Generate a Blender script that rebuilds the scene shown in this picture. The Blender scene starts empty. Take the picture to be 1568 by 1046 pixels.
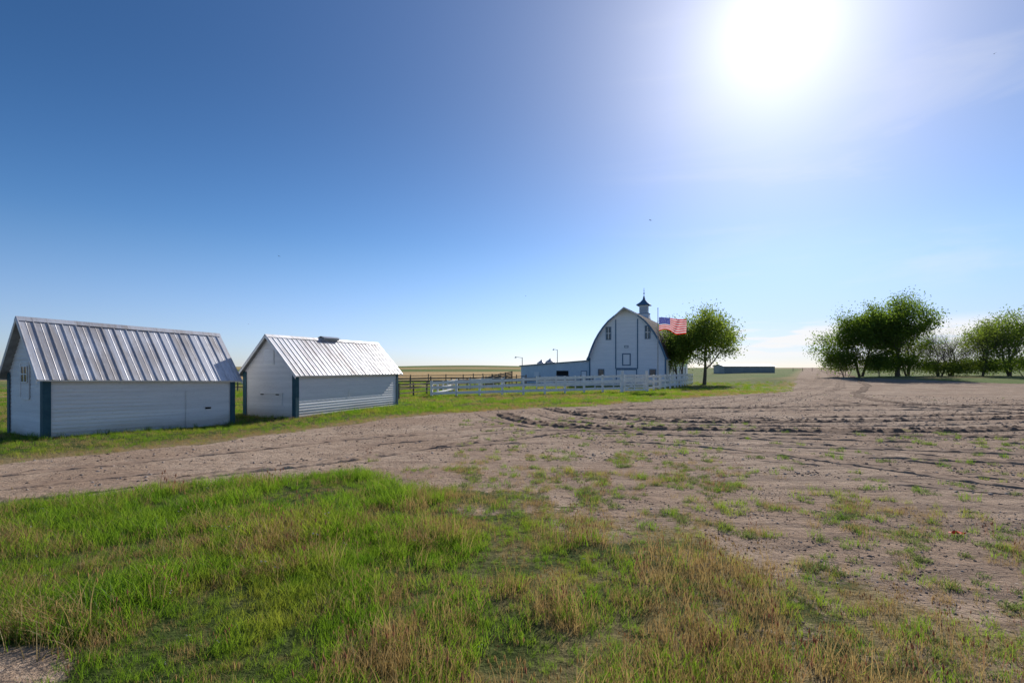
import bpy, math, random, bmesh
import numpy as np
from mathutils import Vector
random.seed(7); RNG=np.random.default_rng(7)
sc=bpy.context.scene
COL=sc.collection
rad=math.radians
SUN_AZ=27.4; SUN_EL=30.6
SUN=Vector((math.sin(rad(SUN_AZ))*math.cos(rad(SUN_EL)),math.cos(rad(SUN_AZ))*math.cos(rad(SUN_EL)),math.sin(rad(SUN_EL))))

# ---------------------------------------------------------------- numpy noise
def _h(ix,iy,seed):
    n=(ix.astype(np.int64)*374761393+iy.astype(np.int64)*668265263+seed*1442695041)&0xffffffff
    n=((n^(n>>13))*1274126177)&0xffffffff
    return ((n^(n>>16))&0xffff)/65535.0
def vn(x,y,seed=0):
    x=np.asarray(x,float);y=np.asarray(y,float)
    ix=np.floor(x);iy=np.floor(y);fx=x-ix;fy=y-iy
    fx=fx*fx*(3-2*fx);fy=fy*fy*(3-2*fy)
    a=_h(ix,iy,seed);b=_h(ix+1,iy,seed);c=_h(ix,iy+1,seed);d=_h(ix+1,iy+1,seed)
    return (a*(1-fx)+b*fx)*(1-fy)+(c*(1-fx)+d*fx)*fy
def fbm(x,y,seed=0,o=4):
    s=0;a=.5;t=0
    for i in range(o):
        s=s+a*vn(x*2**i,y*2**i,seed+i*17);t+=a;a*=.5
    return s/t
def ss(a,b,x):
    t=np.clip((x-a)/(b-a),0,1);return t*t*(3-2*t)
def sdpoly(x,y,P):
    x=np.asarray(x,float);y=np.asarray(y,float)
    d=np.full(x.shape,1e18);ins=np.zeros(x.shape,bool);n=len(P)
    for i in range(n):
        ax,ay=P[i];bx,by=P[(i+1)%n];ex,ey=bx-ax,by-ay
        t=np.clip(((x-ax)*ex+(y-ay)*ey)/(ex*ex+ey*ey),0,1)
        d=np.minimum(d,(x-ax-t*ex)**2+(y-ay-t*ey)**2)
        c=((ay>y)!=(by>y))
        if ey!=0: ins^=c&(x<ex*(y-ay)/ey+ax)
    d=np.sqrt(d);return np.where(ins,d,-d)

PF=[(-30,-6),(-20,1.6),(-9.48,9.48),(-7.9,10.6),(-5.98,12.2),(-3.9,13.3),(-2.6,12.4),(-1.7,10.8),(-.2,9.3),(1.5,8.3),(3.1,7.4),(4.4,6.4),(5.6,5.2),(9,2.5),(14,-6)]
PS=[(-4.2,12.5),(-4.0,14.1),(-2.3,15.4),(1,16.2),(4.6,15.2),(7.0,12.2),(8.4,8.6),(14,4),(20,-6),(8,-6),(0,5)]
PV=[(-60,-28),(-25,3),(-13.9,13.7),(-11.9,15.7),(-10.2,18.2),(-8,22.2),(-5.7,27.0),(-.96,31.4),(5.1,34.5),(14.7,43.4),(30,55),(50,90),(128,226),(400,700),(3400,6500),(-6500,6500),(-6500,-28)]
PR=[(60,92),(66,70),(110,56),(300,60),(6500,60),(6500,6500),(4200,6500),(450,690),(149,226)]
def terrain(x,y):
    x=np.asarray(x,float);y=np.asarray(y,float)
    z=.05*(fbm(x/9,y/9,3,2)-.5)
    z=z-.14*np.exp(-((x+14.3)**2+(y-24.2)**2)/3.2**2)
    z=z+1.0*ss(38,72,x)*ss(45,95,y)
    z=z+.7*np.exp(-(((x-48)/7)**2+((y-92)/10)**2))
    z=z+4.4*np.exp(-(((x+40)/130)**2+((y-430)/80)**2))
    z=z+2.2*np.exp(-(((x+42)/26)**2+((y-560)/60)**2))
    z=z+3.5*np.exp(-(((x+420)/200)**2+((y-600)/120)**2))
    z=z+ss(150,400,y)*(fbm(x/160,y/160,9,3)-.45)*2.5
    return z
def masks(x,y):
    n=fbm(x/1.3,y/1.3,21,4)-.5
    n2=fbm(x/.5,y/.5,31,3)-.5
    rt=ss(-4,2,x)
    f=ss(-.5-1.0*rt,.9+.9*rt,sdpoly(x,y,PF)+n*(2.6+2*rt))
    f=f*(1-ss(.75,.35,np.hypot((x+4.55)/1.25,(y-4.4)/.75)+n*.8))
    rdim=ss(-3,5,x)*.62
    f=f*(1-rdim*ss(-.10,.16,n2+.5*n))
    sv=sdpoly(x,y,PV)
    v=ss(-.35,.5,sv+n*1.2)
    r=ss(-1.0,2.0,sdpoly(x,y,PR)+n*4)
    s=ss(-1.0,2.6,sdpoly(x,y,PS)+n*3.5)
    s=s*ss(-.06,.17,n2+.5*n)
    st=ss(.17,.30,fbm(x/3.2,y/1.0,55,4)-.5+.10*n2)*ss(16,20,y)*(1-ss(48,64,y))*.40*ss(-1,6,x)
    st=np.maximum(st,.8*ss(.09,.22,fbm(x/4,y/1.6,77,4)-.5+.15*n2)*ss(7,12,y)*(1-ss(15,21,y))*ss(1,6,x)*.4)
    return f,v,r,s,st,sv

# ---------------------------------------------------------------- node helpers
def newmat(name):
    m=bpy.data.materials.new(name);m.use_nodes=True
    nt=m.node_tree;nt.nodes.clear()
    out=nt.nodes.new('ShaderNodeOutputMaterial')
    return m,nt,out
def N(nt,t,**k):
    n=nt.nodes.new(t)
    for a,b in k.items(): setattr(n,a,b)
    return n
def L(nt,a,b): nt.links.new(a,b)
def mixc(nt,fac,a,b,blend='MIX'):
    n=nt.nodes.new('ShaderNodeMix');n.data_type='RGBA';n.blend_type=blend
    for s,v in ((n.inputs[0],fac),(n.inputs[6],a),(n.inputs[7],b)):
        if isinstance(v,bpy.types.NodeSocket): nt.links.new(v,s)
        elif isinstance(v,(tuple,list)): s.default_value=(*v[:3],1)
        else: s.default_value=v
    return n.outputs[2]
def math_(nt,op,a,b=None,c=None,clamp=False):
    n=nt.nodes.new('ShaderNodeMath');n.operation=op;n.use_clamp=clamp
    for i,v in enumerate((a,b,c)):
        if v is None: continue
        if isinstance(v,bpy.types.NodeSocket): nt.links.new(v,n.inputs[i])
        else: n.inputs[i].default_value=v
    return n.outputs[0]
def noise(nt,vec,scale,detail=4,rough=.6,dist=0):
    n=nt.nodes.new('ShaderNodeTexNoise')
    n.inputs['Scale'].default_value=scale;n.inputs['Detail'].default_value=detail
    n.inputs['Roughness'].default_value=rough;n.inputs['Distortion'].default_value=dist
    if vec is not None: nt.links.new(vec,n.inputs['Vector'])
    return n.outputs[0]
def maprange(nt,v,a,b,c=0,d=1):
    n=nt.nodes.new('ShaderNodeMapRange');n.interpolation_type='SMOOTHSTEP'
    nt.links.new(v,n.inputs[0])
    for i,q in enumerate((a,b,c,d)): n.inputs[i+1].default_value=q
    return n.outputs[0]
def mapping(nt,vec,scale=(1,1,1),rot=(0,0,0)):
    n=nt.nodes.new('ShaderNodeMapping');n.inputs['Scale'].default_value=scale;n.inputs['Rotation'].default_value=rot
    nt.links.new(vec,n.inputs[0]);return n.outputs[0]
def bsdf(nt,out,col,rough=.8,metal=0,normal=None,spec=.3):
    b=nt.nodes.new('ShaderNodeBsdfPrincipled')
    if isinstance(col,bpy.types.NodeSocket): nt.links.new(col,b.inputs['Base Color'])
    else: b.inputs['Base Color'].default_value=(*col,1)
    if isinstance(rough,bpy.types.NodeSocket): nt.links.new(rough,b.inputs['Roughness'])
    else: b.inputs['Roughness'].default_value=rough
    b.inputs['Metallic'].default_value=metal
    b.inputs['Specular IOR Level'].default_value=spec
    if normal is not None: nt.links.new(normal,b.inputs['Normal'])
    nt.links.new(b.outputs[0],out.inputs[0]);return b
def bump(nt,h,strength=.5,dist=.02):
    b=nt.nodes.new('ShaderNodeBump');b.inputs['Strength'].default_value=strength;b.inputs['Distance'].default_value=dist
    nt.links.new(h,b.inputs['Height']);return b.outputs[0]
def pos(nt): return nt.nodes.new('ShaderNodeNewGeometry').outputs['Position']

# ---------------------------------------------------------------- materials
def m_simple(name,c1,c2,scale=3,rough=.8,metal=0,stretch=(1,1,1),bs=.2,bd=.01,spec=.3):
    m,nt,out=newmat(name);p=mapping(nt,pos(nt),stretch)
    n=noise(nt,p,scale,5,.65)
    col=mixc(nt,maprange(nt,n,.35,.65),c1,c2)
    bsdf(nt,out,col,rough,metal,bump(nt,noise(nt,p,scale*6,3),bs,bd),spec);return m
def m_paintedwood(name,base,worn,bare,amt=1.0):
    m,nt,out=newmat(name);P=pos(nt)
    a=noise(nt,mapping(nt,P,(1,1,9)),.8,5,.7)
    b=noise(nt,mapping(nt,P,(2.2,2.2,14)),3.0,6,.75)
    g=noise(nt,P,.5,3,.5)
    col=mixc(nt,maprange(nt,a,.35,.7),base,worn)
    col=mixc(nt,maprange(nt,b,.57,.69,0,.85*amt),col,bare)
    z=N(nt,'ShaderNodeSeparateXYZ');L(nt,P,z.inputs[0])
    w=N(nt,'ShaderNodeTexWhiteNoise',noise_dimensions='1D')
    L(nt,math_(nt,'FLOOR',math_(nt,'MULTIPLY',z.outputs[2],6.7)),w.inputs['W'])
    col=mixc(nt,math_(nt,'MULTIPLY',w.outputs[0],.3*amt),col,tuple(c*.70 for c in worn))
    low=math_(nt,'ADD',z.outputs[2],math_(nt,'MULTIPLY',g,-.5))
    col=mixc(nt,maprange(nt,low,.25,-.15,0,.5),col,(.32,.27,.2))
    bsdf(nt,out,col,.65,0,bump(nt,b,.35,.01),.25);return m
M_white=m_paintedwood('weathered_white_paint',(.84,.83,.82),(.76,.755,.75),(.42,.40,.38))
M_barnwhite=m_paintedwood('barn_white_paint',(.81,.83,.87),(.74,.77,.82),(.50,.53,.57),.5)
M_fence=m_simple('fence_white',(.88,.87,.85),(.74,.73,.71),2.5,.7)
M_trim=m_simple('slate_blue_trim',(.02,.075,.105),(.035,.10,.13),4,.6)
M_btrim=m_simple('barn_blue_trim',(.07,.15,.24),(.10,.18,.28),4,.6)
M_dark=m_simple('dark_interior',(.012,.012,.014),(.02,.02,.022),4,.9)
M_wood=m_simple('weathered_wood',(.12,.095,.075),(.20,.165,.13),2,.9)
M_greywood=m_simple('grey_board',(.35,.34,.33),(.25,.24,.23),4,.9)
M_bark=m_simple('bark',(.09,.07,.055),(.16,.13,.105),6,.95,bs=.6,bd=.03)
M_pole=m_simple('pole_metal',(.35,.36,.38),(.25,.26,.28),4,.5,.3)
M_bluemetal=m_simple('pale_blue_siding',(.56,.66,.76),(.50,.60,.71),1.2,.5)
M_farmetal=m_simple('far_grey_metal',(.27,.30,.31),(.34,.37,.38),.3,.6)
M_glass=m_simple('window_glass',(.03,.04,.05),(.05,.06,.08),1,.12,spec=.6)
M_bird=m_simple('bird_feathers',(.02,.02,.022),(.04,.035,.03),20,.8)
M_red=m_simple('red_plastic',(.8,.03,.015),(.65,.02,.01),20,.6,spec=.1)
M_grain=m_simple('silo_metal',(.5,.52,.55),(.42,.44,.47),1,.4,.4)
def m_roof():
    m,nt,out=newmat('galvanised_roof')
    uv=N(nt,'ShaderNodeUVMap').outputs[0]
    stain=noise(nt,mapping(nt,uv,(2.3,.35,1)),1.5,6,.7)
    fine=noise(nt,mapping(nt,uv,(14,2.2,1)),1.5,5,.7)
    sp=N(nt,'ShaderNodeSeparateXYZ');L(nt,uv,sp.inputs[0])
    w=N(nt,'ShaderNodeTexWhiteNoise',noise_dimensions='1D')
    L(nt,math_(nt,'FLOOR',math_(nt,'DIVIDE',sp.outputs[0],.84)),w.inputs['W'])
    patch=noise(nt,mapping(nt,uv,(.5,.5,1)),.9,4,.6)
    f=math_(nt,'ADD',math_(nt,'MULTIPLY',stain,.5),math_(nt,'MULTIPLY',patch,.3))
    f=math_(nt,'ADD',f,math_(nt,'MULTIPLY',fine,.2))
    f=math_(nt,'ADD',f,math_(nt,'MULTIPLY',math_(nt,'SUBTRACT',w.outputs[0],.5),.09))
    col=mixc(nt,maprange(nt,f,.42,.60),(.64,.65,.69),(.38,.36,.36))
    col=mixc(nt,maprange(nt,stain,.62,.74,0,.55),col,(.18,.155,.14))
    col=mixc(nt,maprange(nt,fine,.60,.72,0,.4),col,(.25,.22,.20))
    bsdf(nt,out,col,maprange(nt,stain,.4,.7,.42,.65),.3,bump(nt,stain,.15,.01),.45);return m
M_roof=m_roof()
def m_shingle():
    m,nt,out=newmat('barn_shingles')
    P=pos(nt)
    n=noise(nt,P,.6,5,.7);n2=noise(nt,mapping(nt,P,(1,1,5)),3,4,.7)
    col=mixc(nt,maprange(nt,n,.35,.65),(.09,.075,.075),(.05,.045,.05))
    col=mixc(nt,maprange(nt,n2,.5,.7,0,.5),col,(.14,.115,.105))
    bsdf(nt,out,col,.95,0,bump(nt,n2,.6,.05),.1);return m
M_shingle=m_shingle()

def dirt_color(nt,P):
    a=noise(nt,P,.18,5,.6);b=noise(nt,P,1.6,6,.7);c=noise(nt,P,22,4,.75);d=noise(nt,P,7,5,.7)
    sx=N(nt,'ShaderNodeSeparateXYZ');L(nt,P,sx.inputs[0])
    streak=noise(nt,mapping(nt,P,(.40,2.4,1),(0,0,rad(12))),1.3,6,.7,.5)
    streak2=noise(nt,mapping(nt,P,(.16,1.1,1),(0,0,rad(8))),1.0,5,.65,.6)
    col=mixc(nt,maprange(nt,a,.38,.62),(.42,.295,.205),(.54,.405,.295))
    col=mixc(nt,maprange(nt,b,.42,.66,0,.7),col,(.31,.215,.15))
    yard=maprange(nt,sx.outputs[0],-3,8,.2,.85)
    col=mixc(nt,math_(nt,'MULTIPLY',maprange(nt,streak,.46,.64),yard),col,(.21,.15,.11))
    col=mixc(nt,math_(nt,'MULTIPLY',maprange(nt,streak2,.50,.62,0,.6),yard),col,(.20,.145,.11))
    col=mixc(nt,maprange(nt,d,.48,.68,0,.55),col,(.22,.155,.11))
    col=mixc(nt,maprange(nt,c,.57,.70,0,.6),col,(.66,.57,.47))
    col=mixc(nt,maprange(nt,c,.43,.31,0,.65),col,(.13,.09,.065))
    return col,b,c,d,streak
def m_ground():
    m,nt,out=newmat('ground_dirt_and_field');P=pos(nt)
    at=N(nt,'ShaderNodeAttribute',attribute_name='mask')
    sp=N(nt,'ShaderNodeSeparateColor');L(nt,at.outputs[0],sp.inputs[0])
    g,dry,far=sp.outputs[0],sp.outputs[1],sp.outputs[2]
    at2=N(nt,'ShaderNodeAttribute',attribute_name='field')
    tan=at2.outputs['Fac']
    dirt,b,c,d,streak=dirt_color(nt,P)
    fine=noise(nt,P,9,5,.75);mid=noise(nt,P,1.1,4,.6)
    near=mixc(nt,maprange(nt,fine,.35,.65),(.035,.055,.012),(.09,.12,.03))
    near=mixc(nt,maprange(nt,mid,.5,.68,0,.5),near,(.22,.17,.085))
    f2=noise(nt,P,.035,5,.6);f3=noise(nt,P,.5,4,.7)
    fc=mixc(nt,maprange(nt,f2,.42,.62),(.12,.175,.045),(.16,.18,.06))
    fc=mixc(nt,maprange(nt,f3,.5,.7,0,.35),fc,(.24,.21,.09))
    fc=mixc(nt,tan,fc,mixc(nt,maprange(nt,f2,.4,.6),(.52,.36,.17),(.42,.29,.13)))
    gcol=mixc(nt,far,near,fc)
    gcol=mixc(nt,math_(nt,'MULTIPLY',dry,maprange(nt,fine,.25,.55)),gcol,(.34,.255,.135))
    gm=math_(nt,'ADD',g,math_(nt,'MULTIPLY',math_(nt,'SUBTRACT',fine,.5),.9))
    gm=maprange(nt,gm,.35,.6)
    gm=math_(nt,'MULTIPLY',gm,maprange(nt,g,.02,.1))
    col=mixc(nt,gm,dirt,gcol)
    h=math_(nt,'ADD',math_(nt,'MULTIPLY',d,.8),math_(nt,'ADD',math_(nt,'MULTIPLY',c,.30),math_(nt,'MULTIPLY',b,1.1)))
    h=math_(nt,'ADD',h,math_(nt,'MULTIPLY',streak,-.6))
    bsdf(nt,out,col,.97,0,bump(nt,h,1.0,.095),.08);return m
M_ground=m_ground()
def m_trk(name,f,c):
    m,nt,out=newmat(name);P=pos(nt)
    dirt,b,c_,d,s_=dirt_color(nt,P)
    col=mixc(nt,f,dirt,c)
    bsdf(nt,out,col,.97,0,bump(nt,d,.8,.04),.08);return m
M_track=m_trk('damp_tyre_rut',.68,(.13,.085,.06))
M_track2=m_trk('dry_tyre_rut',.36,(.18,.125,.09))
M_stone=m_simple('gravel_stone',(.44,.37,.31),(.26,.19,.145),8,.9)

def m_leaf(name,c1,c2,c3,trans,nscale=1.0,tw=.5,dryc=None,gl=.012,dr=.5):
    m,nt,out=newmat(name);P=pos(nt)
    oi=N(nt,'ShaderNodeObjectInfo')
    n=noise(nt,P,nscale,3,.6);n2=noise(nt,P,nscale*9,2,.6)
    col=mixc(nt,maprange(nt,n,.35,.65),c1,c2)
    col=mixc(nt,math_(nt,'MULTIPLY',oi.outputs['Random'],.5),col,c3)
    col=mixc(nt,maprange(nt,n2,.3,.7,0,.4),col,c2)
    if dryc:
        big=noise(nt,P,.45,4,.6)
        col=mixc(nt,maprange(nt,big,.50,.66,0,dr),col,dryc)
    d=N(nt,'ShaderNodeBsdfDiffuse');t=N(nt,'ShaderNodeBsdfTranslucent')
    L(nt,col,d.inputs[0]);L(nt,mixc(nt,1.0,col,trans,'MULTIPLY'),t.inputs[0])
    mx=N(nt,'ShaderNodeMixShader');mx.inputs[0].default_value=tw
    L(nt,d.outputs[0],mx.inputs[1]);L(nt,t.outputs[0],mx.inputs[2])
    g=N(nt,'ShaderNodeBsdfGlossy');g.inputs['Roughness'].default_value=.45
    m2=N(nt,'ShaderNodeMixShader');m2.inputs[0].default_value=gl
    L(nt,mx.outputs[0],m2.inputs[1]);L(nt,g.outputs[0],m2.inputs[2])
    L(nt,m2.outputs[0],out.inputs[0]);return m
M_grass=m_leaf('grass_blades',(.050,.125,.011),(.105,.185,.020),(.15,.19,.035),(2.7,2.6,1.4),.8,.54,(.24,.21,.06))
M_straw=m_leaf('dry_grass',(.50,.39,.17),(.38,.29,.12),(.36,.23,.13),(1.3,1.2,1.0),.8,.45)
M_weed=m_leaf('weed_leaves',(.10,.14,.06),(.16,.19,.08),(.12,.14,.05),(2.0,2.0,1.5),.8,.5)
M_red_stalk=m_leaf('seed_stalks',(.36,.19,.12),(.36,.23,.13),(.26,.12,.09),(1.3,1.1,1.0),.8,.4)
M_puff=m_leaf('seed_puff',(.5,.48,.44),(.42,.40,.37),(.5,.5,.5),(1.2,1.2,1.2),.8,.4)
M_leaf=m_leaf('cottonwood_leaves',(.04,.08,.013),(.095,.15,.026),(.07,.105,.02),(3.1,2.9,1.4),.35,.54)
M_leaf2=m_leaf('elm_leaves',(.065,.11,.020),(.135,.18,.04),(.10,.13,.03),(2.8,2.7,1.4),.5,.54)

# ---------------------------------------------------------------- mesh builder
def empty(name,loc):
    e=bpy.data.objects.new(name,None);e.empty_display_size=.5;e.location=loc;COL.objects.link(e);return e
class MB:
    def __init__(s): s.v=[];s.f=[];s.m=[];s.uv=[]
    def face(s,pts,mat=0,uv=None):
        i=len(s.v);s.v+= [tuple(p) for p in pts];s.f.append(tuple(range(i,i+len(pts))));s.m.append(mat)
        s.uv+= uv if uv else [(0,0)]*len(pts)
    def box(s,F,a0,a1,b0,b1,c0,c1,mat=0):
        P=[F(a,b,c) for c in (c0,c1) for b in (b0,b1) for a in (a0,a1)]
        for q in ((0,2,3,1),(4,5,7,6),(0,1,5,4),(2,6,7,3),(0,4,6,2),(1,3,7,5)):
            s.face([P[k] for k in q],mat)
    def tube(s,p0,p1,r0,r1,n=8,mat=0,cap=True):
        p0=Vector(p0);p1=Vector(p1);d=(p1-p0).normalized()
        a=d.orthogonal().normalized();b=d.cross(a)
        A=[p0+(a*math.cos(2*math.pi*i/n)+b*math.sin(2*math.pi*i/n))*r0 for i in range(n)]
        B=[p1+(a*math.cos(2*math.pi*i/n)+b*math.sin(2*math.pi*i/n))*r1 for i in range(n)]
        for i in range(n):
            j=(i+1)%n;s.face([A[i],A[j],B[j],B[i]],mat)
        if cap: s.face(B,mat);s.face(A[::-1],mat)
    def obj(s,name,mats,parent=None,origin=(0,0,0)):
        me=bpy.data.meshes.new(name)
        o3=origin
        me.from_pydata([(p[0]-o3[0],p[1]-o3[1],p[2]-o3[2]) for p in s.v],[],s.f)
        for m in mats: me.materials.append(m)
        me.polygons.foreach_set('material_index',s.m)
        u=me.uv_layers.new(name='UVMap');u.data.foreach_set('uv',[c for q in s.uv for c in q])
        o=bpy.data.objects.new(name,me);COL.objects.link(o)
        if parent: o.parent=parent
        else: o.location=o3
        return o
def clap(mb,W,lo,hi,z0,z1,bh,mat=0,off=.036):
    z=z0
    while z<z1-.01:
        zt=min(z+bh,z1)
        a,b,a2,b2=lo(z),hi(z),lo(zt),hi(zt)
        if b-a<.02: break
        if b2<a2: a2=b2=(a2+b2)/2
        o=off+random.uniform(-.004,.005)
        mb.face([W(a,o,z),W(b,o,z),W(b2,.006,zt),W(a2,.006,zt)],mat)
        mb.face([W(a,.006,z),W(b,.006,z),W(b,o,z),W(a,o,z)],mat)
        z=zt

# ---------------------------------------------------------------- ground
def axis(lo,hi,a,n):
    t=np.linspace(math.asinh(lo/a),math.asinh(hi/a),n);return a*np.sinh(t)
gx=axis(-6000,6000,7,800);gy=axis(-40,6400,9,620)
X,Y=np.meshgrid(gx,gy);Z=terrain(X,Y)
nx,ny=len(gx),len(gy)
co=np.stack([X.ravel(),Y.ravel(),Z.ravel()],1)
idx=np.arange(nx*ny).reshape(ny,nx)
q=np.stack([idx[:-1,:-1],idx[:-1,1:],idx[1:,1:],idx[1:,:-1]],-1).reshape(-1,4)
def np_mesh(name,co,quads,mats,smooth=False):
    me=bpy.data.meshes.new(name)
    me.vertices.add(len(co));me.vertices.foreach_set('co',np.ascontiguousarray(co,dtype=np.float32).ravel())
    k=quads.shape[1]
    me.loops.add(quads.size);me.loops.foreach_set('vertex_index',quads.ravel().astype(np.int32))
    me.polygons.add(len(quads));me.polygons.foreach_set('loop_start',np.arange(len(quads),dtype=np.int32)*k)
    if smooth: me.polygons.foreach_set('use_smooth',np.ones(len(quads),bool))
    me.update(calc_edges=True);me.validate()
    for m in mats: me.materials.append(m)
    return me
me=np_mesh('ground',co,q,[M_ground],True)
x_,y_=co[:,0],co[:,1]
f,v,r,s,st,sv=masks(x_,y_)
g=np.maximum.reduce([f,v,r,s*.5,st*.45])
rt=ss(-3,4,x_)*(y_<19)
dry=np.clip(ss(2.6,.2,sv)*ss(-.6,.2,sv)*.9+ .95*rt*ss(.35,.6,fbm(x_/.8,y_/.8,91,3)),0,1)
far=ss(32,60,np.hypot(x_,y_))
att=me.color_attributes.new('mask','FLOAT_COLOR','POINT')
att.data.foreach_set('color',np.stack([g,dry,far,np.ones_like(g)],1).astype(np.float32).ravel())
wob=fbm(x_/70,y_/70,611,3)-.5
yy_=y_+wob*40
tan=ss(95,115,yy_)*(1-ss(270,300,yy_))*(x_<25)
tan=np.maximum(tan,.8*ss(340,350,yy_)*(1-ss(375,385,yy_))*ss(-140,-90,x_+wob*80)*(x_<70))
tan=np.maximum(tan,.7*ss(.52,.6,fbm(x_/420,yy_/90,620,3))*ss(300,420,y_))
tan=np.maximum(tan,.6*ss(.55,.65,fbm(x_/18,y_/8,640,3))*(y_<110))
a=me.attributes.new('field','FLOAT','POINT');a.data.foreach_set('value',tan.astype(np.float32))
og=bpy.data.objects.new('ground',me);COL.objects.link(og)

# ---------------------------------------------------------------- tyre tracks
def catmull(P,step):
    P=[np.array(p,float) for p in P];P=[2*P[0]-P[1]]+P+[2*P[-1]-P[-2]];out=[]
    for i in range(1,len(P)-2):
        n=max(2,int(np.linalg.norm(P[i+1]-P[i])/step))
        for k in range(n):
            t=k/n;a,b,c,d=P[i-1],P[i],P[i+1],P[i+2]
            out.append(.5*((2*b)+(-a+c)*t+(2*a-5*b+4*c-d)*t*t+(-a+3*b-3*c+d)*t**3))
    out.append(P[-2]);return np.array(out)
TR=[];TQ=[];TM=[];base=0
def track(P,off=0,w=.45,lug=.03,mat=0,step=.07,wob=.15,seed=0,gap=.45,m=13):
    global base
    C=catmull(P,step);T=np.gradient(C,axis=0);T/=np.linalg.norm(T,axis=1)[:,None];Nn=np.stack([-T[:,1],T[:,0]],1)
    sl=np.concatenate([[0],np.cumsum(np.linalg.norm(np.diff(C,axis=0),axis=1))])
    wobv=(fbm(sl/7,np.zeros_like(sl)+seed*3.1,seed,3)-.5)*wob*2
    cs=np.linspace(-1,1,m)
    fade=ss(gap-.08,gap+.12,fbm(sl/3,np.zeros_like(sl)+9,seed+40,4))*ss(0,3,sl)*ss(0,3,sl[-1]-sl)
    V=[]
    for j,c in enumerate(cs):
        ragged=(fbm(sl/.5,np.zeros_like(sl)+c*3,seed+90,2)-.5)*.2*abs(c)
        p=C+Nn*(off+wobv+c*w/2+ragged)[:,None]
        z=terrain(p[:,0],p[:,1])
        edge=1-abs(c)**4
        nz=fbm(p[:,0]*5,p[:,1]*5,seed+5,4)
        berm=math.exp(-((abs(c)-.7)/.25)**2)
        ph=sl/.24+(abs(c)*.8)+(0.5 if c>0 else 0)
        tread=np.where((ph%1.0)<.5,1,0)*(abs(c)<.6)
        lump=ss(.38,.75,nz)
        zz=z+.010+edge*lug*(berm*lump*1.7+tread*.55*nz+.5*nz)*(.1+.9*fade)-.035*(1-fade)
        if j in(0,m-1): zz=z-.03
        V.append(np.stack([p[:,0],p[:,1],zz],1))
    V=np.stack(V,1);n=len(C)
    ii=base+np.arange(n*m).reshape(n,m)
    Q=np.stack([ii[:-1,:-1],ii[:-1,1:],ii[1:,1:],ii[1:,:-1]],-1).reshape(-1,4)
    TR.append(V.reshape(-1,3));TQ.append(Q);TM.append(np.full(len(Q),mat));base+=n*m
A=[(-.7,30.6),(-.5,29.5),(.5,25.5),(1.95,23.2),(4.1,21.9),(7.3,21.5),(11.1,21),(16.3,20.8),(21.5,21.5),(32,24)]
B=[(2.2,34),(2.5,32.4),(3.5,28.7),(5.5,26.1),(8.3,24.6),(14.6,24.6),(26.5,26.5),(40,31)]
track(A,0,1.05,.085,0,seed=1,gap=.0,m=21,wob=.3);track(A,2.1,.6,.04,1,seed=2,gap=.25,wob=.4)
track(A,-1.3,.5,.03,1,seed=6,gap=.4,wob=.4)
track(B,0,.9,.075,0,seed=3,gap=.05,m=19,wob=.3);track(B,1.9,.7,.05,0,seed=4,gap=.3,wob=.4)
ROAD=[(-26,-3),(-13,9.6),(-8,14.2),(-4,18.3),(1,22.5),(8,29),(18,39),(32,56),(60,98),(138,228)]
for k,o in enumerate((-2.0,-.5,1.3)):
    track(ROAD,o,.5,(.045,.02,.028)[k],1,step=.1,wob=.6,seed=10+k,gap=(.2,.4,.35)[k])
R2=[(-6,15.5),(-1,18.3),(4,18.6),(8,16.4),(12,12),(17,6)]
for k,o in enumerate((-1.0,.9,2.6)): track(R2,o,.55,.028,1,wob=.6,seed=20+k,gap=.38)
R4=[(38,24),(30,31),(27,38),(34,52),(58,88),(138,226)]
for k,o in enumerate((-1,1.6)): track(R4,o,.9,.055,k,step=.14,wob=.8,seed=40+k,gap=.2)
R4b=[(6,33),(14,40),(26,52),(56,90),(140,227)]
track(R4b,0,.9,.045,1,step=.14,wob=.9,seed=45,gap=.25)
R5=[(45,33),(33,34),(20,33),(9,31),(2,28)]
for k,o in enumerate((-1.3,1.7)): track(R5,o,.9,.05,k,step=.1,wob=.8,seed=50+k,gap=.22)
R6=[(34,17),(24,18),(15,19),(8,21),(2,22)]
for k,o in enumerate((-.8,1.1)): track(R6,o,.7,.042,k,step=.08,wob=.6,seed=60+k,gap=.3)
R7=[(30,11),(20,13.5),(12,15.5),(6,17)]
for k,o in enumerate((-.7,1.1)): track(R7,o,.6,.03,1,step=.08,wob=.6,seed=71+k,gap=.35)
R8=[(24,7),(16,9.5),(10,12),(5,14.5)]
for k,o in enumerate((-.7,1.0)): track(R8,o,.5,.025,1,step=.08,wob=.5,seed=81+k,gap=.4)
me=np_mesh('tyre_tracks',np.concatenate(TR),np.concatenate(TQ),[M_track,M_track2],False)
me.polygons.foreach_set('material_index',np.concatenate(TM).astype(np.int32))
COL.objects.link(bpy.data.objects.new('tyre_tracks',me))

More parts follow.
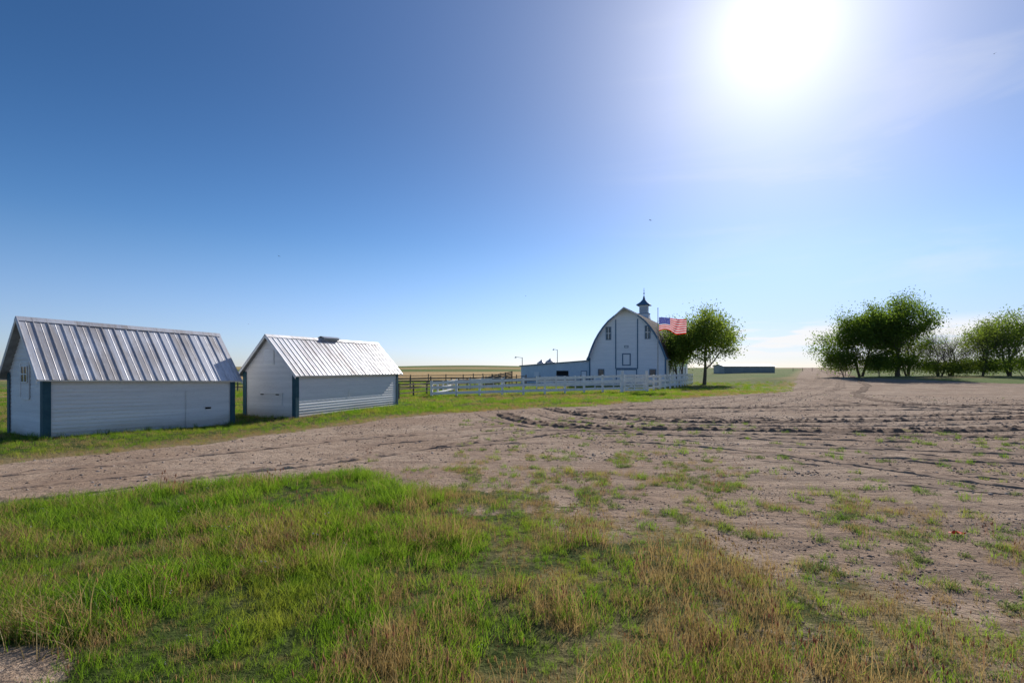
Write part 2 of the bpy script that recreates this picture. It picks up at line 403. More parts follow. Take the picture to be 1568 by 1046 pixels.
# ---------------------------------------------------------------- scatter via geometry nodes
def scatter(name,pts,scl,rot,idx,coll):
    me=bpy.data.meshes.new(name);me.vertices.add(len(pts));me.vertices.foreach_set('co',pts.astype(np.float32).ravel())
    a=me.attributes.new('scl','FLOAT_VECTOR','POINT');a.data.foreach_set('vector',scl.astype(np.float32).ravel())
    a=me.attributes.new('rot','FLOAT_VECTOR','POINT');a.data.foreach_set('vector',rot.astype(np.float32).ravel())
    a=me.attributes.new('idx','INT','POINT');a.data.foreach_set('value',idx.astype(np.int32))
    o=bpy.data.objects.new(name,me);COL.objects.link(o)
    ng=bpy.data.node_groups.new(name+'_gn','GeometryNodeTree')
    ng.interface.new_socket('Geometry',in_out='INPUT',socket_type='NodeSocketGeometry')
    ng.interface.new_socket('Geometry',in_out='OUTPUT',socket_type='NodeSocketGeometry')
    gi=ng.nodes.new('NodeGroupInput');go=ng.nodes.new('NodeGroupOutput')
    ip=ng.nodes.new('GeometryNodeInstanceOnPoints');ci=ng.nodes.new('GeometryNodeCollectionInfo')
    ci.inputs['Collection'].default_value=coll;ci.inputs['Separate Children'].default_value=True;ci.inputs['Reset Children'].default_value=True
    def na(n,t):
        q=ng.nodes.new('GeometryNodeInputNamedAttribute');q.data_type=t;q.inputs['Name'].default_value=n;return q.outputs['Attribute']
    ng.links.new(gi.outputs[0],ip.inputs['Points']);ng.links.new(ci.outputs[0],ip.inputs['Instance'])
    ip.inputs['Pick Instance'].default_value=True
    ng.links.new(na('idx','INT'),ip.inputs['Instance Index'])
    ng.links.new(na('rot','FLOAT_VECTOR'),ip.inputs['Rotation'])
    ng.links.new(na('scl','FLOAT_VECTOR'),ip.inputs['Scale'])
    ng.links.new(ip.outputs[0],go.inputs[0])
    md=o.modifiers.new('scatter','NODES');md.node_group=ng
    return o
GC=bpy.data.collections.new('grass_clumps')
def clump(name,n,R,hmin,hmax,w,lean,mat,head=None,mat2=None,puff=False):
    mb=MB()
    for i in range(n):
        a=random.uniform(0,6.28);rr=R*math.sqrt(random.random())
        b=Vector((rr*math.cos(a),rr*math.sin(a),-.01))
        h=random.uniform(hmin,hmax);la=random.uniform(0,6.28);ln=random.uniform(.1,1)*lean*h
        ld=Vector((math.cos(la),math.sin(la),0))
        sa=random.uniform(0,3.14);sd=Vector((math.cos(sa),math.sin(sa),0))
        ww=w*random.uniform(.6,1.2)
        prev=None
        K=4
        for k in range(K+1):
            t=k/K
            c=b+ld*ln*t**2+Vector((0,0,h*t*(1-.18*lean*t)))
            wd=ww*(1-t**1.5)*.5+.0004
            cur=(c-sd*wd,c+sd*wd)
            if prev: mb.face([prev[0],prev[1],cur[1],cur[0]],0)
            prev=cur
        if head and puff:
            for q in range(16):
                dd=Vector((random.gauss(0,1),random.gauss(0,1),random.gauss(0,1))).normalized()*head
                e=dd.orthogonal().normalized()*head*.25
                mb.face([c-e*.3,c+e*.3,c+dd+e,c+dd-e],1)
        elif head:
            for q in range(3):
                aa=q*1.05;s2=Vector((math.cos(aa),math.sin(aa),0))*head
                top=c;bot=c-Vector((0,0,head*7))
                m_=(top+bot)/2
                mb.face([bot,m_+s2,top,m_-s2],1)
    me=mb.obj(name,[mat]+([mat2] if mat2 else []))
    COL.objects.unlink(me);GC.objects.link(me)
for i in range(4): clump('g%02d'%i,26,.13,.09,.24,.0065,.75,M_grass)
for i in range(4,6): clump('g%02d'%i,20,.13,.08,.22,.0045,1.0,M_straw)
for i in range(6,8): clump('g%02d'%i,40,.12,.05,.15,.012,1.3,M_weed)
clump('g08',7,.10,.26,.42,.005,.45,M_straw,.006,M_straw)
clump('g09',7,.12,.18,.34,.005,.5,M_red_stalk,.008,M_red_stalk)
for i in range(10,12): clump('g%02d'%i,60,.40,.14,.34,.016,.8,M_grass)
clump('g12',50,.40,.10,.30,.014,.9,M_straw)
clump('g13',2,.08,.16,.26,.004,.3,M_weed,.012,M_puff,True)

shed_polys=[]
PTS=[];SC=[];RT=[];ID=[]
def ring(d0,d1,dens,kindf,amax=58,seed=0):
    rng=np.random.default_rng(seed)
    area=(d1*d1-d0*d0)*rad(amax);n=int(area*dens)
    rr=np.sqrt(rng.uniform(d0*d0,d1*d1,n));aa=rng.uniform(-rad(amax),rad(amax),n)
    x=rr*np.sin(aa);y=rr*np.cos(aa)
    f,v,r,s,st,sv=masks(x,y)
    u=rng.random(n)
    kindf(x,y,f,v,r,s,st,sv,u,rng)
def put(x,y,sc,idx,rng,hs=None):
    n=len(x)
    if n==0: return
    PTS.append(np.stack([x,y,terrain(x,y)-.004],1))
    hs=np.ones(n) if hs is None else hs
    SC.append(np.stack([sc,sc,sc*hs],1))
    RT.append(np.stack([rng.normal(0,.08,n),rng.normal(0,.08,n),rng.uniform(0,6.28,n)],1));ID.append(idx)
def excl(x,y,m=.05):
    k=np.ones(len(x),bool)
    for P in shed_polys: k&=sdpoly(x,y,P)<-m
    return k
def fg(x,y,f,v,r,s,st,sv,u,rng):
    n1=fbm(x/1.1,y/1.1,101,4);n2=fbm(x/.6,y/.6,131,3)
    right=ss(-3.0,3.0,x)
    k=(u<f*(.95-.22*right))
    xx,yy=x[k],y[k];r1=right[k];a=n1[k];b=n2[k]
    pdry=np.clip(.08+.55*r1*ss(.36,.56,a)+.6*ss(.51,.62,b)+.16*r1,0,.82)
    w=rng.random(len(xx))
    idx=rng.integers(0,4,len(xx))
    idx=np.where(w<pdry,rng.integers(4,6,len(xx)),idx)
    w2=rng.random(len(xx))
    idx=np.where((w2<.05*(.3+r1)+.24*r1*(a>.48)*(yy<8)),8,idx)
    idx=np.where((w2>.98-.09*r1*(b>.46)),np.where(rng.random(len(xx))<.15+.8*r1,9,idx),idx)
    idx=np.where((w2>.5)&(w2<.504),13,idx)
    lush=1.0-.28*r1
    sc=(.42+1.15*ss(.25,.72,a))*lush*rng.uniform(.65,1.3,len(xx))
    sc*=ss(-.2,1.5,sdpoly(xx,yy,PF)+.4)*.45+.55
    put(xx,yy,sc,idx,rng)
    k=(~k)&(u<np.maximum(s*.75,0))
    xx,yy=x[k],y[k];b=n2[k]
    w=rng.random(len(xx));w=np.clip(w+(b-.5)*1.2,0,1)
    idx=np.where(w<.33,rng.integers(6,8,len(xx)),np.where(w<.54,rng.integers(0,4,len(xx)),rng.integers(4,6,len(xx))))
    idx=np.where(rng.random(len(xx))>.95,9,idx)
    put(xx,yy,rng.uniform(.4,1.0,len(xx)),idx,rng)
ring(2.2,9,140,fg,62,1)
ring(9,18,80,fg,60,2)
def yard(x,y,f,v,r,s,st,sv,u,rng):
    k=(u<st*.45)&(f<.3)&(v<.3)&(r<.3)
    xx,yy=x[k],y[k];w=rng.random(len(xx))
    idx=np.where(w<.45,rng.integers(6,8,len(xx)),rng.integers(0,6,len(xx)))
    put(xx,yy,rng.uniform(.45,.95,len(xx)),idx,rng,np.full(len(xx),.7))
ring(6,30,20,yard,58,3);ring(30,62,8,yard,56,33)
rng=np.random.default_rng(77);n=240
rr=np.sqrt(rng.uniform(49,700,n));aa=rng.uniform(rad(-6),rad(52),n);tx=rr*np.sin(aa);ty=rr*np.cos(aa)
f,v,r,s,st,sv=masks(tx,ty);k=(f<.4)&(v<.2);tx,ty=tx[k],ty[k]
for _ in range(4):
    n=len(tx);put(tx+rng.normal(0,.13,n),ty+rng.normal(0,.13,n),rng.uniform(.5,1.1,n),np.where(rng.random(n)<.6,rng.integers(6,8,n),rng.integers(0,4,n)),rng)

# ---------------------------------------------------------------- sheds
def frame(A,az,drop,Lh):
    u=(math.sin(az),math.cos(az));v=(-math.cos(az),math.sin(az))
    def F(s_,t,z): return Vector((A[0]+u[0]*s_+v[0]*t,A[1]+u[1]*s_+v[1]*t,z-drop*s_/Lh))
    return F
def shed(A,az,Ls,W,ze,zr,drop,rib,seed,kind):
    random.seed(seed)
    F=frame(A,az,drop,Ls);root=empty('white_shed',(A[0],A[1],0));O=(A[0],A[1],0)
    shed_polys.append([tuple(F(a,b,0)[:2]) for a,b in ((0,0),(Ls,0),(Ls,W),(0,W))])
    zb=-.25;bh=.15
    slope=(zr-ze)/(W/2)
    mb=MB()
    Wf=lambda a,o,z:F(a,-o,z)
    Wb=lambda a,o,z:F(a,W+o,z)
    Wg=lambda a,o,z:F(-o,a,z)
    Wh=lambda a,o,z:F(Ls+o,a,z)
    full=lambda z:Ls
    clap(mb,Wf,lambda z:0,full,zb,ze,bh,0,.042);clap(mb,Wb,lambda z:0,full,zb,ze,bh)
    lo=lambda z:0 if z<=ze else (z-ze)/slope
    hi=lambda z:W if z<=ze else W-(z-ze)/slope
    for w_ in (Wg,Wh):
        clap(mb,w_,lo,hi,zb,zr-.05,bh)
    mb.obj('walls',[M_white],root,O)
    t=MB();cw=.17
    for (a0,a1,b0,b1) in ((-.07,cw,-.07,-.049),(-.07,-.049,-.049,cw),(Ls-cw,Ls+.07,-.07,-.049),(Ls+.049,Ls+.07,-.049,cw),(-.07,-.049,W-cw,W+.07),(Ls+.049,Ls+.07,W-cw,W+.07)):
        t.box(F,a0,a1,b0,b1,zb,ze-.02)
    t.obj('corner_boards',[M_trim],root,O)
    r_=MB();ov=.32;ev=.28
    prof=[];s_=-ov
    while s_<Ls+ov-.001:
        prof+= [(s_,0),(s_+.018,.032),(s_+.045,.032),(s_+.063,0)]
        nxt=min(s_+rib,Ls+ov)
        mid=s_+rib*.53
        if mid+.03<nxt: prof+=[(mid,0),(mid+.012,.009),(mid+.03,0)]
        s_=nxt
    prof.append((Ls+ov,0))
    sl=math.hypot(W/2+ev,(W/2+ev)*slope)
    nseg=6
    for side in (0,1):
        def R(s0,k,h):
            tt=W/2-(W/2+ev)*k; z=zr+.07-(W/2+ev)*k*slope
            sag=-.03*math.sin(math.pi*s0/Ls)*(1-k)
            nl=math.hypot(1,slope);z+=h/nl+sag;tt-=h*slope/nl
            if side: tt=W-tt
            return F(s0,tt,z)
        for i in range(len(prof)-1):
            (s0,h0),(s1,h1)=prof[i],prof[i+1]
            for k in range(nseg):
                k0,k1=k/nseg,(k+1)/nseg
                r_.face([R(s0,k0,h0),R(s1,k0,h1),R(s1,k1,h1),R(s0,k1,h0)],0,[(s0+seed,k0*sl+side*9),(s1+seed,k0*sl+side*9),(s1+seed,k1*sl+side*9),(s0+seed,k1*sl+side*9)])
        r_.face([R(-ov+.01,0,-.05),R(Ls+ov-.01,0,-.05),R(Ls+ov-.01,.99,-.05),R(-ov+.01,.99,-.05)],1)
        for e in (-ov,Ls+ov-.03):
            P=[R(e,0,-.012),R(e+.03,0,-.012),R(e+.03,1,-.012),R(e,1,-.012)]
            Q=[p-Vector((0,0,.13)) for p in P]
            for q in ((0,1,2,3),(0,3,7,4),(1,2,6,5),(4,5,6,7),(2,3,7,6)):
                r_.face([(P+Q)[k] for k in q],2)
        P=[R(-ov+.03,.985,-.012),R(Ls+ov-.03,.985,-.012)];Q=[p-Vector((0,0,.08)) for p in P]
        r_.face([P[0],P[1],Q[1],Q[0]],2)
    for side in(0,1):
        sg=1 if side else -1
        r_.face([F(-ov,W/2,zr+.115),F(Ls+ov,W/2,zr+.115),F(Ls+ov,W/2+sg*.14,zr+.115-.14*slope),F(-ov,W/2+sg*.14,zr+.115-.14*slope)],0,[(0,0),(Ls,0),(Ls,.2),(0,.2)])
    r_.obj('metal_roof',[M_roof,M_greywood,M_fence],root,O)
    d=MB()
    if kind==1:
        c=W*.48
        d.box(F,-.07,-.043,c-.38,c+.38,1.45,2.75,0)
        d.box(F,-.085,-.072,c-.30,c+.30,2.05,2.65,1)
        for q in (-.31,-.02,.27): d.box(F,-.10,-.087,c+q,c+q+.045,2.03,2.67,2)
        for z in (2.03,2.33,2.63): d.box(F,-.112,-.102,c-.31,c+.31,z,z+.04,2)
        d.box(F,-.09,-.072,c-.40,c+.40,1.40,1.46,2);d.box(F,-.09,-.072,c-.40,c+.40,2.76,2.82,2)
        d.box(F,-.1,-.072,c+.36,c+.45,1.45,2.75,2)
        d.box(F,4.9,4.95,-.065,-.05,0,1.7,0)
        d.box(F,5.75,6.0,-.075,-.05,.85,.93,3)
    else:
        c=W*.45
        d.box(F,-.07,-.043,c-.75,c+.75,1.22,1.30,2);d.box(F,-.065,-.043,c-.73,c-.66,.62,1.21,2)
        d.box(F,-.07,-.043,c-.5,c-.3,1.16,1.21,3);d.box(F,-.07,-.043,c+.55,c+.75,1.16,1.21,3)
        d.box(F,-.06,-.043,W/2-.35,W/2+.35,2.75,3.55,2);d.box(F,-.072,-.062,W/2-.30,W/2+.30,2.80,3.50,0)
        d.box(F,.45*Ls,.45*Ls+.05,-.065,-.05,.9,1.3,2)
        v=MB()
        a0,a1=3.9,5.2
        v.box(F,a0,a1,W/2-.20,W/2+.20,zr+.02,zr+.15,0)
        v.face([F(a0-.1,W/2-.30,zr+.13),F(a1+.1,W/2-.30,zr+.13),F(a1+.1,W/2,zr+.24),F(a0-.1,W/2,zr+.24)],1)
        v.face([F(a0-.1,W/2+.30,zr+.13),F(a1+.1,W/2+.30,zr+.13),F(a1+.1,W/2,zr+.24),F(a0-.1,W/2,zr+.24)],1)
        v.obj('ridge_vent',[M_farmetal,M_grain],root,O)
    d.obj('hatch',[M_white,M_glass,M_fence,M_dark],root,O)
    return root
shed((-17.08,18.7),rad(29.8),7.1,3.3,2.42,4.42,.19,.44,11,1)
shed((-11.2,26.5),math.atan2(3.32,8.6),9.2,3.52,2.40,4.25,0,.34,23,2)

# ---------------------------------------------------------------- barn
def barn():
    A=(22.6,75.0);az=math.atan2(.423,.906);W=11.66;Lb=27.6
    F=frame(A,az,0,1);root=empty('white_gothic_barn',(A[0],A[1],0));O=(A[0],A[1],0)
    half=[(6.15,3.75),(5.86,4.25),(5.62,4.95),(5.3,5.75),(4.85,6.75),(4.3,7.7),(3.6,8.7),(2.75,9.65),(1.8,10.4),(.9,11.0),(0,11.5)]
    zs=[h[1] for h in half];ds=[h[0] for h in half]
    hw=lambda z: W/2 if z<4.1 else float(np.interp(z,zs,ds))-.05
    c=W/2
    mb=MB()
    for o_,sgn in ((0,-1),(Lb,1)):
        Wg=lambda a,o,z:F(o_+sgn*o,a,z)
        clap(mb,Wg,lambda z:c-min(W/2,hw(z)),lambda z:c+min(W/2,hw(z)),-.1,11.4,.19,0,.03)
    clap(mb,lambda a,o,z:F(a,-o,z),lambda z:0,lambda z:Lb,-.1,4.1,.19,0,.03)
    clap(mb,lambda a,o,z:F(a,W+o,z),lambda z:0,lambda z:Lb,-.1,4.1,.19,0,.03)
    mb.obj('walls',[M_barnwhite],root,O)
    r=MB();ov=.55
    pr=[(c-d,z) for d,z in half]+[(c+d,z) for d,z in half[::-1][1:]]
    nl=28
    for i in range(len(pr)-1):
        (t0,z0),(t1,z1)=pr[i],pr[i+1]
        for k in range(nl):
            a0=-ov+(Lb+2*ov)*k/nl;a1=-ov+(Lb+2*ov)*(k+1)/nl
            r.face([F(a0,t0,z0+.1),F(a1,t0,z0+.1),F(a1,t1,z1+.1),F(a0,t1,z1+.1)],0)
        r.face([F(-ov,t0,z0-.05),F(Lb+ov,t0,z0-.05),F(Lb+ov,t1,z1-.05),F(-ov,t1,z1-.05)],1)
    tip=F(-1.9,c,11.6)
    for sg in(-1,1):
        r.face([F(-ov,c,11.6),tip,F(-ov,c+sg*1.8,10.5)],0)
        r.face([F(-ov,c,11.45),tip-Vector((0,0,.12)),F(-ov,c+sg*1.8,10.35)],1)
        r.face([tip,tip-Vector((0,0,.14)),F(-ov-.005,c+sg*1.8,10.34),F(-ov-.005,c+sg*1.8,10.5)],1)
    r.obj('roof',[M_shingle,M_barnwhite],root,O)
    t=MB()
    for i in range(len(pr)-1):
        (t0,z0),(t1,z1)=pr[i],pr[i+1]
        P=[F(-ov-.03,t0,z0+.11),F(-ov-.03,t1,z1+.11)]
        cx=lambda q,w_:(c+(q[0]-c)*(1-w_/6),q[1]-w_*.75)
        i0=cx((t0,z0),.26);i1=cx((t1,z1),.26)
        t.face([P[0],P[1],F(-ov-.03,i1[0],i1[1]+.11),F(-ov-.03,i0[0],i0[1]+.11)],0)
        t.face([P[0],P[1],F(-ov,t1,z1+.11),F(-ov,t0,z0+.11)],0)
    f=lambda a0,a1,z0,z1,m,o=.06,th=.025:t.box(F,-o,-o+th,a0,a1,z0,z1,m)
    def rectframe(a0,a1,z0,z1,w,m,o=.07):
        f(a0,a1,z0,z0+w,m,o);f(a0,a1,z1-w,z1,m,o);f(a0,a0+w,z0+w,z1-w,m,o);f(a1-w,a1,z0+w,z1-w,m,o)
    for a in (c-1.75,c+1.55): f(a,a+.16,2.4,9.9,0)
    rectframe(c-.65,c+.65,2.9,4.75,.15,0)
    f(c-1.55,c+1.55,2.4,2.56,0,.072)
    rectframe(c-1.6,c+1.6,.0,2.38,.14,0,.07)
    f(0,.22,0,4.1,0,.065);f(W-.22,W,0,4.1,0,.065)
    for a in (c+2.75,c-3.15):
        f(a-.36,a+.36,6.95,8.75,1,.07);rectframe(a-.42,a+.42,6.85,8.85,.11,0,.085)
        f(a-.035,a+.035,6.95,8.75,2,.082,.01);f(a-.34,a+.34,7.82,7.9,2,.094,.01)
    for a in (c-3.9,c+3.9):
        f(a-.4,a+.4,1.3,2.3,1,.07);rectframe(a-.5,a+.5,1.2,2.4,.1,0,.085)
    rectframe(c-.3,c+.3,5.6,5.95,.08,0)
    for a in (3,7,11,15,19,23):
        t.box(F,a,a+.8,-.06,-.035,1.6,2.5,1);t.box(F,a-.1,a+.9,-.075,-.062,2.5,2.6,0);t.box(F,a-.1,a+.9,-.075,-.062,1.5,1.6,0)
    t.obj('doors_windows_trim',[M_btrim,M_glass,M_fence],root,O)
    s0=14.0;q=MB()
    def CB(w0,w1,z0,z1,m):
        P=[F(s0+a*w0,c+b*w0,z0) for a,b in((-1,-1),(1,-1),(1,1),(-1,1))]
        Q=[F(s0+a*w1,c+b*w1,z1) for a,b in((-1,-1),(1,-1),(1,1),(-1,1))]
        for i in range(4):
            j=(i+1)%4;q.face([P[i],P[j],Q[j],Q[i]],m)
        q.face(P,m);q.face(Q,m)
    CB(1.0,.85,11.1,12.0,1);CB(.95,.95,12.0,12.12,0)
    CB(.68,.68,12.12,13.5,1)
    for z in np.arange(12.3,13.3,.17): CB(.71,.69,z,z+.06,0)
    CB(1.15,1.12,13.5,13.62,0);CB(1.12,.55,13.62,14.1,0);CB(.55,.22,14.1,14.55,0);CB(.22,.05,14.55,15.3,0)
    q.tube(F(s0,c,15.2),F(s0,c,16.6),.04,.03,6,0);q.tube(F(s0,c,15.55),F(s0,c,15.75),.12,.12,8,0)
    q.tube(F(s0-.5,c,16.1),F(s0+.5,c,16.1),.03,.03,6,0)
    q.obj('cupola',[M_btrim,M_barnwhite],root,O)
    l=MB();dp=11;Wl=11.9
    zt=lambda a:3.75-.85*a/Wl
    m_=24
    for i in range(m_):
        a0=Wl*i/m_;a1=Wl*(i+1)/m_
        l.face([F(.6,W+a0,-.1),F(.6,W+a1,-.1),F(.6,W+a1,zt(a1)),F(.6,W+a0,zt(a0))],0)
        l.box(F,.57,.598,W+a0,W+a0+.05,-.1,zt(a0)-.04,0)
    l.face([F(.6,W+Wl,-.1),F(.6+dp,W+Wl,-.1),F(.6+dp,W+Wl,zt(Wl)),F(.6,W+Wl,zt(Wl))],0)
    l.face([F(.6+dp,W+Wl,-.1),F(.6+dp,W,-.1),F(.6+dp,W,zt(0)),F(.6+dp,W+Wl,zt(Wl))],0)
    l.face([F(.3,W-.0,zt(0)+.06),F(.3,W+Wl+.2,zt(Wl)+.06),F(.8+dp,W+Wl+.2,zt(Wl)+.06),F(.8+dp,W,zt(0)+.06)],3)
    l.face([F(.3,W,zt(0)-.08),F(.3,W+Wl+.2,zt(Wl)-.08),F(.3,W+Wl+.2,zt(Wl)+.06),F(.3,W,zt(0)+.06)],1)
    l.face([F(.3,W,zt(0)-.08),F(.3,W+Wl+.2,zt(Wl)-.08),F(.6,W+Wl+.2,zt(Wl)-.08),F(.6,W,zt(0)-.08)],1)
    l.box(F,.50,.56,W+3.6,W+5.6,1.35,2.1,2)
    l.box(F,.53,.565,W+3.45,W+5.75,1.2,1.349,1)
    l.box(F,.52,.56,W+.5,W+1.5,0,2.1,1);l.box(F,.50,.515,W+.6,W+1.4,.1,2.0,4)
    l.box(F,.52,.56,W+8.6,W+9.5,1.2,1.9,4)
    l.obj('lean_to',[M_bluemetal,M_btrim,M_dark,M_farmetal,M_barnwhite],root,O)
    shed_polys.append([tuple(F(a,b,0)[:2]) for a,b in((0,0),(Lb,0),(Lb,W+Wl),(0,W+Wl))])
barn()

# ---------------------------------------------------------------- fences
def plank(mb,p,q,w,h,mat=0):
    p=Vector(p);q=Vector(q);d=(q-p);d.z=0;n=Vector((-d.y,d.x,0)).normalized()*w/2;u=Vector((0,0,h/2))
    A_=[p-n-u,p+n-u,p+n+u,p-n+u];B_=[q-n-u,q+n-u,q+n+u,q-n+u]
    for i in range(4):
        j=(i+1)%4;mb.face([A_[i],A_[j],B_[j],B_[i]],mat)
    mb.face(A_,mat);mb.face(B_,mat)
def fence(name,P,h0,h1,sp,rails,mat,pw=.13,bh=.15,round_=False,seed=0):
    random.seed(seed)
    C=[Vector((a,b,0)) for a,b in P];tot=sum((C[i+1]-C[i]).length for i in range(len(C)-1))
    mb=MB();run=0
    for i in range(len(C)-1):
        L_=(C[i+1]-C[i]).length;n=max(1,round(L_/sp));pts=[]
        for k in range(n+1):
            p=C[i].lerp(C[i+1],k/n);t=(run+L_*k/n)/tot;h=h0+(h1-h0)*t
            p.z=float(terrain(p.x,p.y));pts.append((p,h))
            if k<n or i==len(C)-2:
                j=Vector((random.uniform(-.03,.03),random.uniform(-.03,.03),0))
                if round_: mb.tube(p-Vector((0,0,.2)),p+j+Vector((0,0,h*random.uniform(1.0,1.12))),pw*.55,pw*.5,7)
                else:
                    q=p+j;FF=lambda a,b,c:Vector((q.x+a,q.y+b,q.z+c))
                    mb.box(FF,-pw/2,pw/2,-pw/2,pw/2,-.2,h*1.05)
        d=(C[i+1]-C[i]).normalized();nn=Vector((d.y,-d.x,0))*(pw/2+.025)
        if nn.y>0: nn=-nn
        for (p,h),(q,h2) in zip(pts[:-1],pts[1:]):
            for r_ in rails:
                a=p+nn+Vector((0,0,h*r_+random.uniform(-.02,.02)));b=q+nn+Vector((0,0,h2*r_+random.uniform(-.02,.02)))
                plank(mb,a,b-d*.006,.035,bh)
        run+=L_
    o=C[0];return mb.obj(name,[mat],None,(o.x,o.y,0))
fence('white_board_fence',[(-7.1,45.3),(11.4,53.6)],1.35,1.85,2.25,(.25,.6,.93),M_fence,.2,.24,seed=1)
fence('white_board_fence',[(14.6,55.2),(21,66),(28.5,81)],1.75,1.6,2.3,(.25,.6,.93),M_fence,.18,.24,seed=2)
fence('white_board_fence',[(-7.1,45.3),(-6.3,58),(-1,66)],1.25,1.3,2.4,(.25,.6,.93),M_fence,.14,.15,seed=3)
fence('white_board_fence',[(3,62),(15,64),(21,66)],1.5,1.7,2.3,(.3,.62,.93),M_fence,.16,.2,seed=8)
g=MB();a=Vector((11.4,53.6,0));b=Vector((14.6,55.2,0));d=(b-a).normalized()
for p in (a+d*.2,b-d*.1):
    FF=lambda x,y,z:Vector((p.x+x,p.y+y,z));g.box(FF,-.12,.12,-.12,.12,-.1,2.25)
for z in (.25,.55,.85,1.15,1.45,1.75):
    plank(g,a+d*.4+Vector((.05,-.1,z)),b-d*.3+Vector((.05,-.1,z)),.04,.2)
plank(g,a+d*.45+Vector((.05,-.15,.25)),b-d*.35+Vector((.05,-.15,1.75)),.035,.14)
for t in (.42,1.7,3.0):
    p=a+d*t;FF=lambda x,y,z:Vector((p.x+.05+x,p.y-.16+y,z));g.box(FF,-.07,.07,-.015,.015,.15,1.9)
g.obj('white_gate',[M_fence],None,(a.x,a.y,0))
fence('wooden_corral_fence',[(-9.5,43),(-4.5,62),(12,76)],1.2,1.4,2.7,(.35,.65,.92),M_wood,.14,.09,True,4)
fence('wooden_corral_fence',[(-14,58),(-5,62),(2,72)],1.4,1.5,2.6,(.25,.5,.72,.93),M_wood,.14,.1,True,5)
fence('wooden_corral_fence',[(-22,82),(-8,84),(-2,92)],1.4,1.5,2.6,(.35,.65,.92),M_wood,.15,.1,True,6)
fence('wooden_corral_fence',[(-9.5,43),(-20,52),(-40,60)],1.2,1.3,2.8,(.35,.65,.92),M_wood,.14,.09,True,7)
c=MB();base_=Vector((-3.6,70,0))
for i in range(5):
    for sx in (0,1.5):
        FF=lambda x,y,z:Vector((base_.x+i*.9+x,base_.y+sx+y,z));c.box(FF,-.07,.07,-.07,.07,-.1,1.4+i*.18)
for sx in (-.09,1.59):
    for k in range(6):
        p=base_+Vector((0,sx,.25+k*.2));q_=base_+Vector((3.6,sx,.25+k*.2+.75));plank(c,p,q_,.04,.12)
plank(c,base_+Vector((0,.75,.1)),base_+Vector((3.6,.75,.9)),1.4,.05)
c.obj('loading_chute',[M_wood],None,tuple(base_))

# ---------------------------------------------------------------- flag
fp=Vector((17.1,60.0,0));fl=empty('american_flag_on_pole',fp)
p=MB();p.tube(fp,fp+Vector((0,0,5)),.07,.055,10);p.tube(fp+Vector((0,0,5)),fp+Vector((0,0,9.5)),.055,.035,10)
p.tube(fp+Vector((0,0,9.5)),fp+Vector((0,0,9.62)),.08,.02,8);p.tube(fp,fp+Vector((0,0,.3)),.16,.12,10)
p.obj('pole',[M_pole],fl,tuple(fp))
def m_cloth(n,c):
    m,nt,out=newmat(n);d=N(nt,'ShaderNodeBsdfDiffuse');t=N(nt,'ShaderNodeBsdfTranslucent')
    nz=noise(nt,pos(nt),3,3);col=mixc(nt,maprange(nt,nz,.3,.7),c,tuple(x*.85 for x in c))
    L(nt,col,d.inputs[0]);L(nt,col,t.inputs[0]);mx=N(nt,'ShaderNodeMixShader');mx.inputs[0].default_value=.5
    L(nt,d.outputs[0],mx.inputs[1]);L(nt,t.outputs[0],mx.inputs[2]);L(nt,mx.outputs[0],out.inputs[0]);return m
MR,MW,MBl=m_cloth('flag_red',(.75,.015,.02)),m_cloth('flag_white',(.78,.78,.78)),m_cloth('flag_blue',(.015,.04,.32))
fm=MB();NU,NV=65,39;FW,FH=3.3,1.6
def fpnt(i,j):
    u=i/NU;v_=j/NV
    x=.12+u*FW*.93-.12*v_*u
    y=.34*math.sin(u*9+v_*1.6)*u**.6+.12*math.sin(u*17+v_*3)*u-.5*u
    z=8.5-v_*FH*(1-.12*math.sin(u*6))-.42*u**1.5+.13*math.sin(u*8+.5)*u
    return fp+Vector((x,y,z))
for i in range(NU):
    for j in range(NV):
        m_=0 if (j//3)%2==0 else 1
        if i<26 and j<21:
            m_=2
            if i%4==1 and j%4==1 or (i%4==3 and j%4==3): m_=1
        fm.face([fpnt(i,j),fpnt(i+1,j),fpnt(i+1,j+1),fpnt(i,j+1)],m_)
fm.obj('flag',[MR,MW,MBl],fl,tuple(fp))

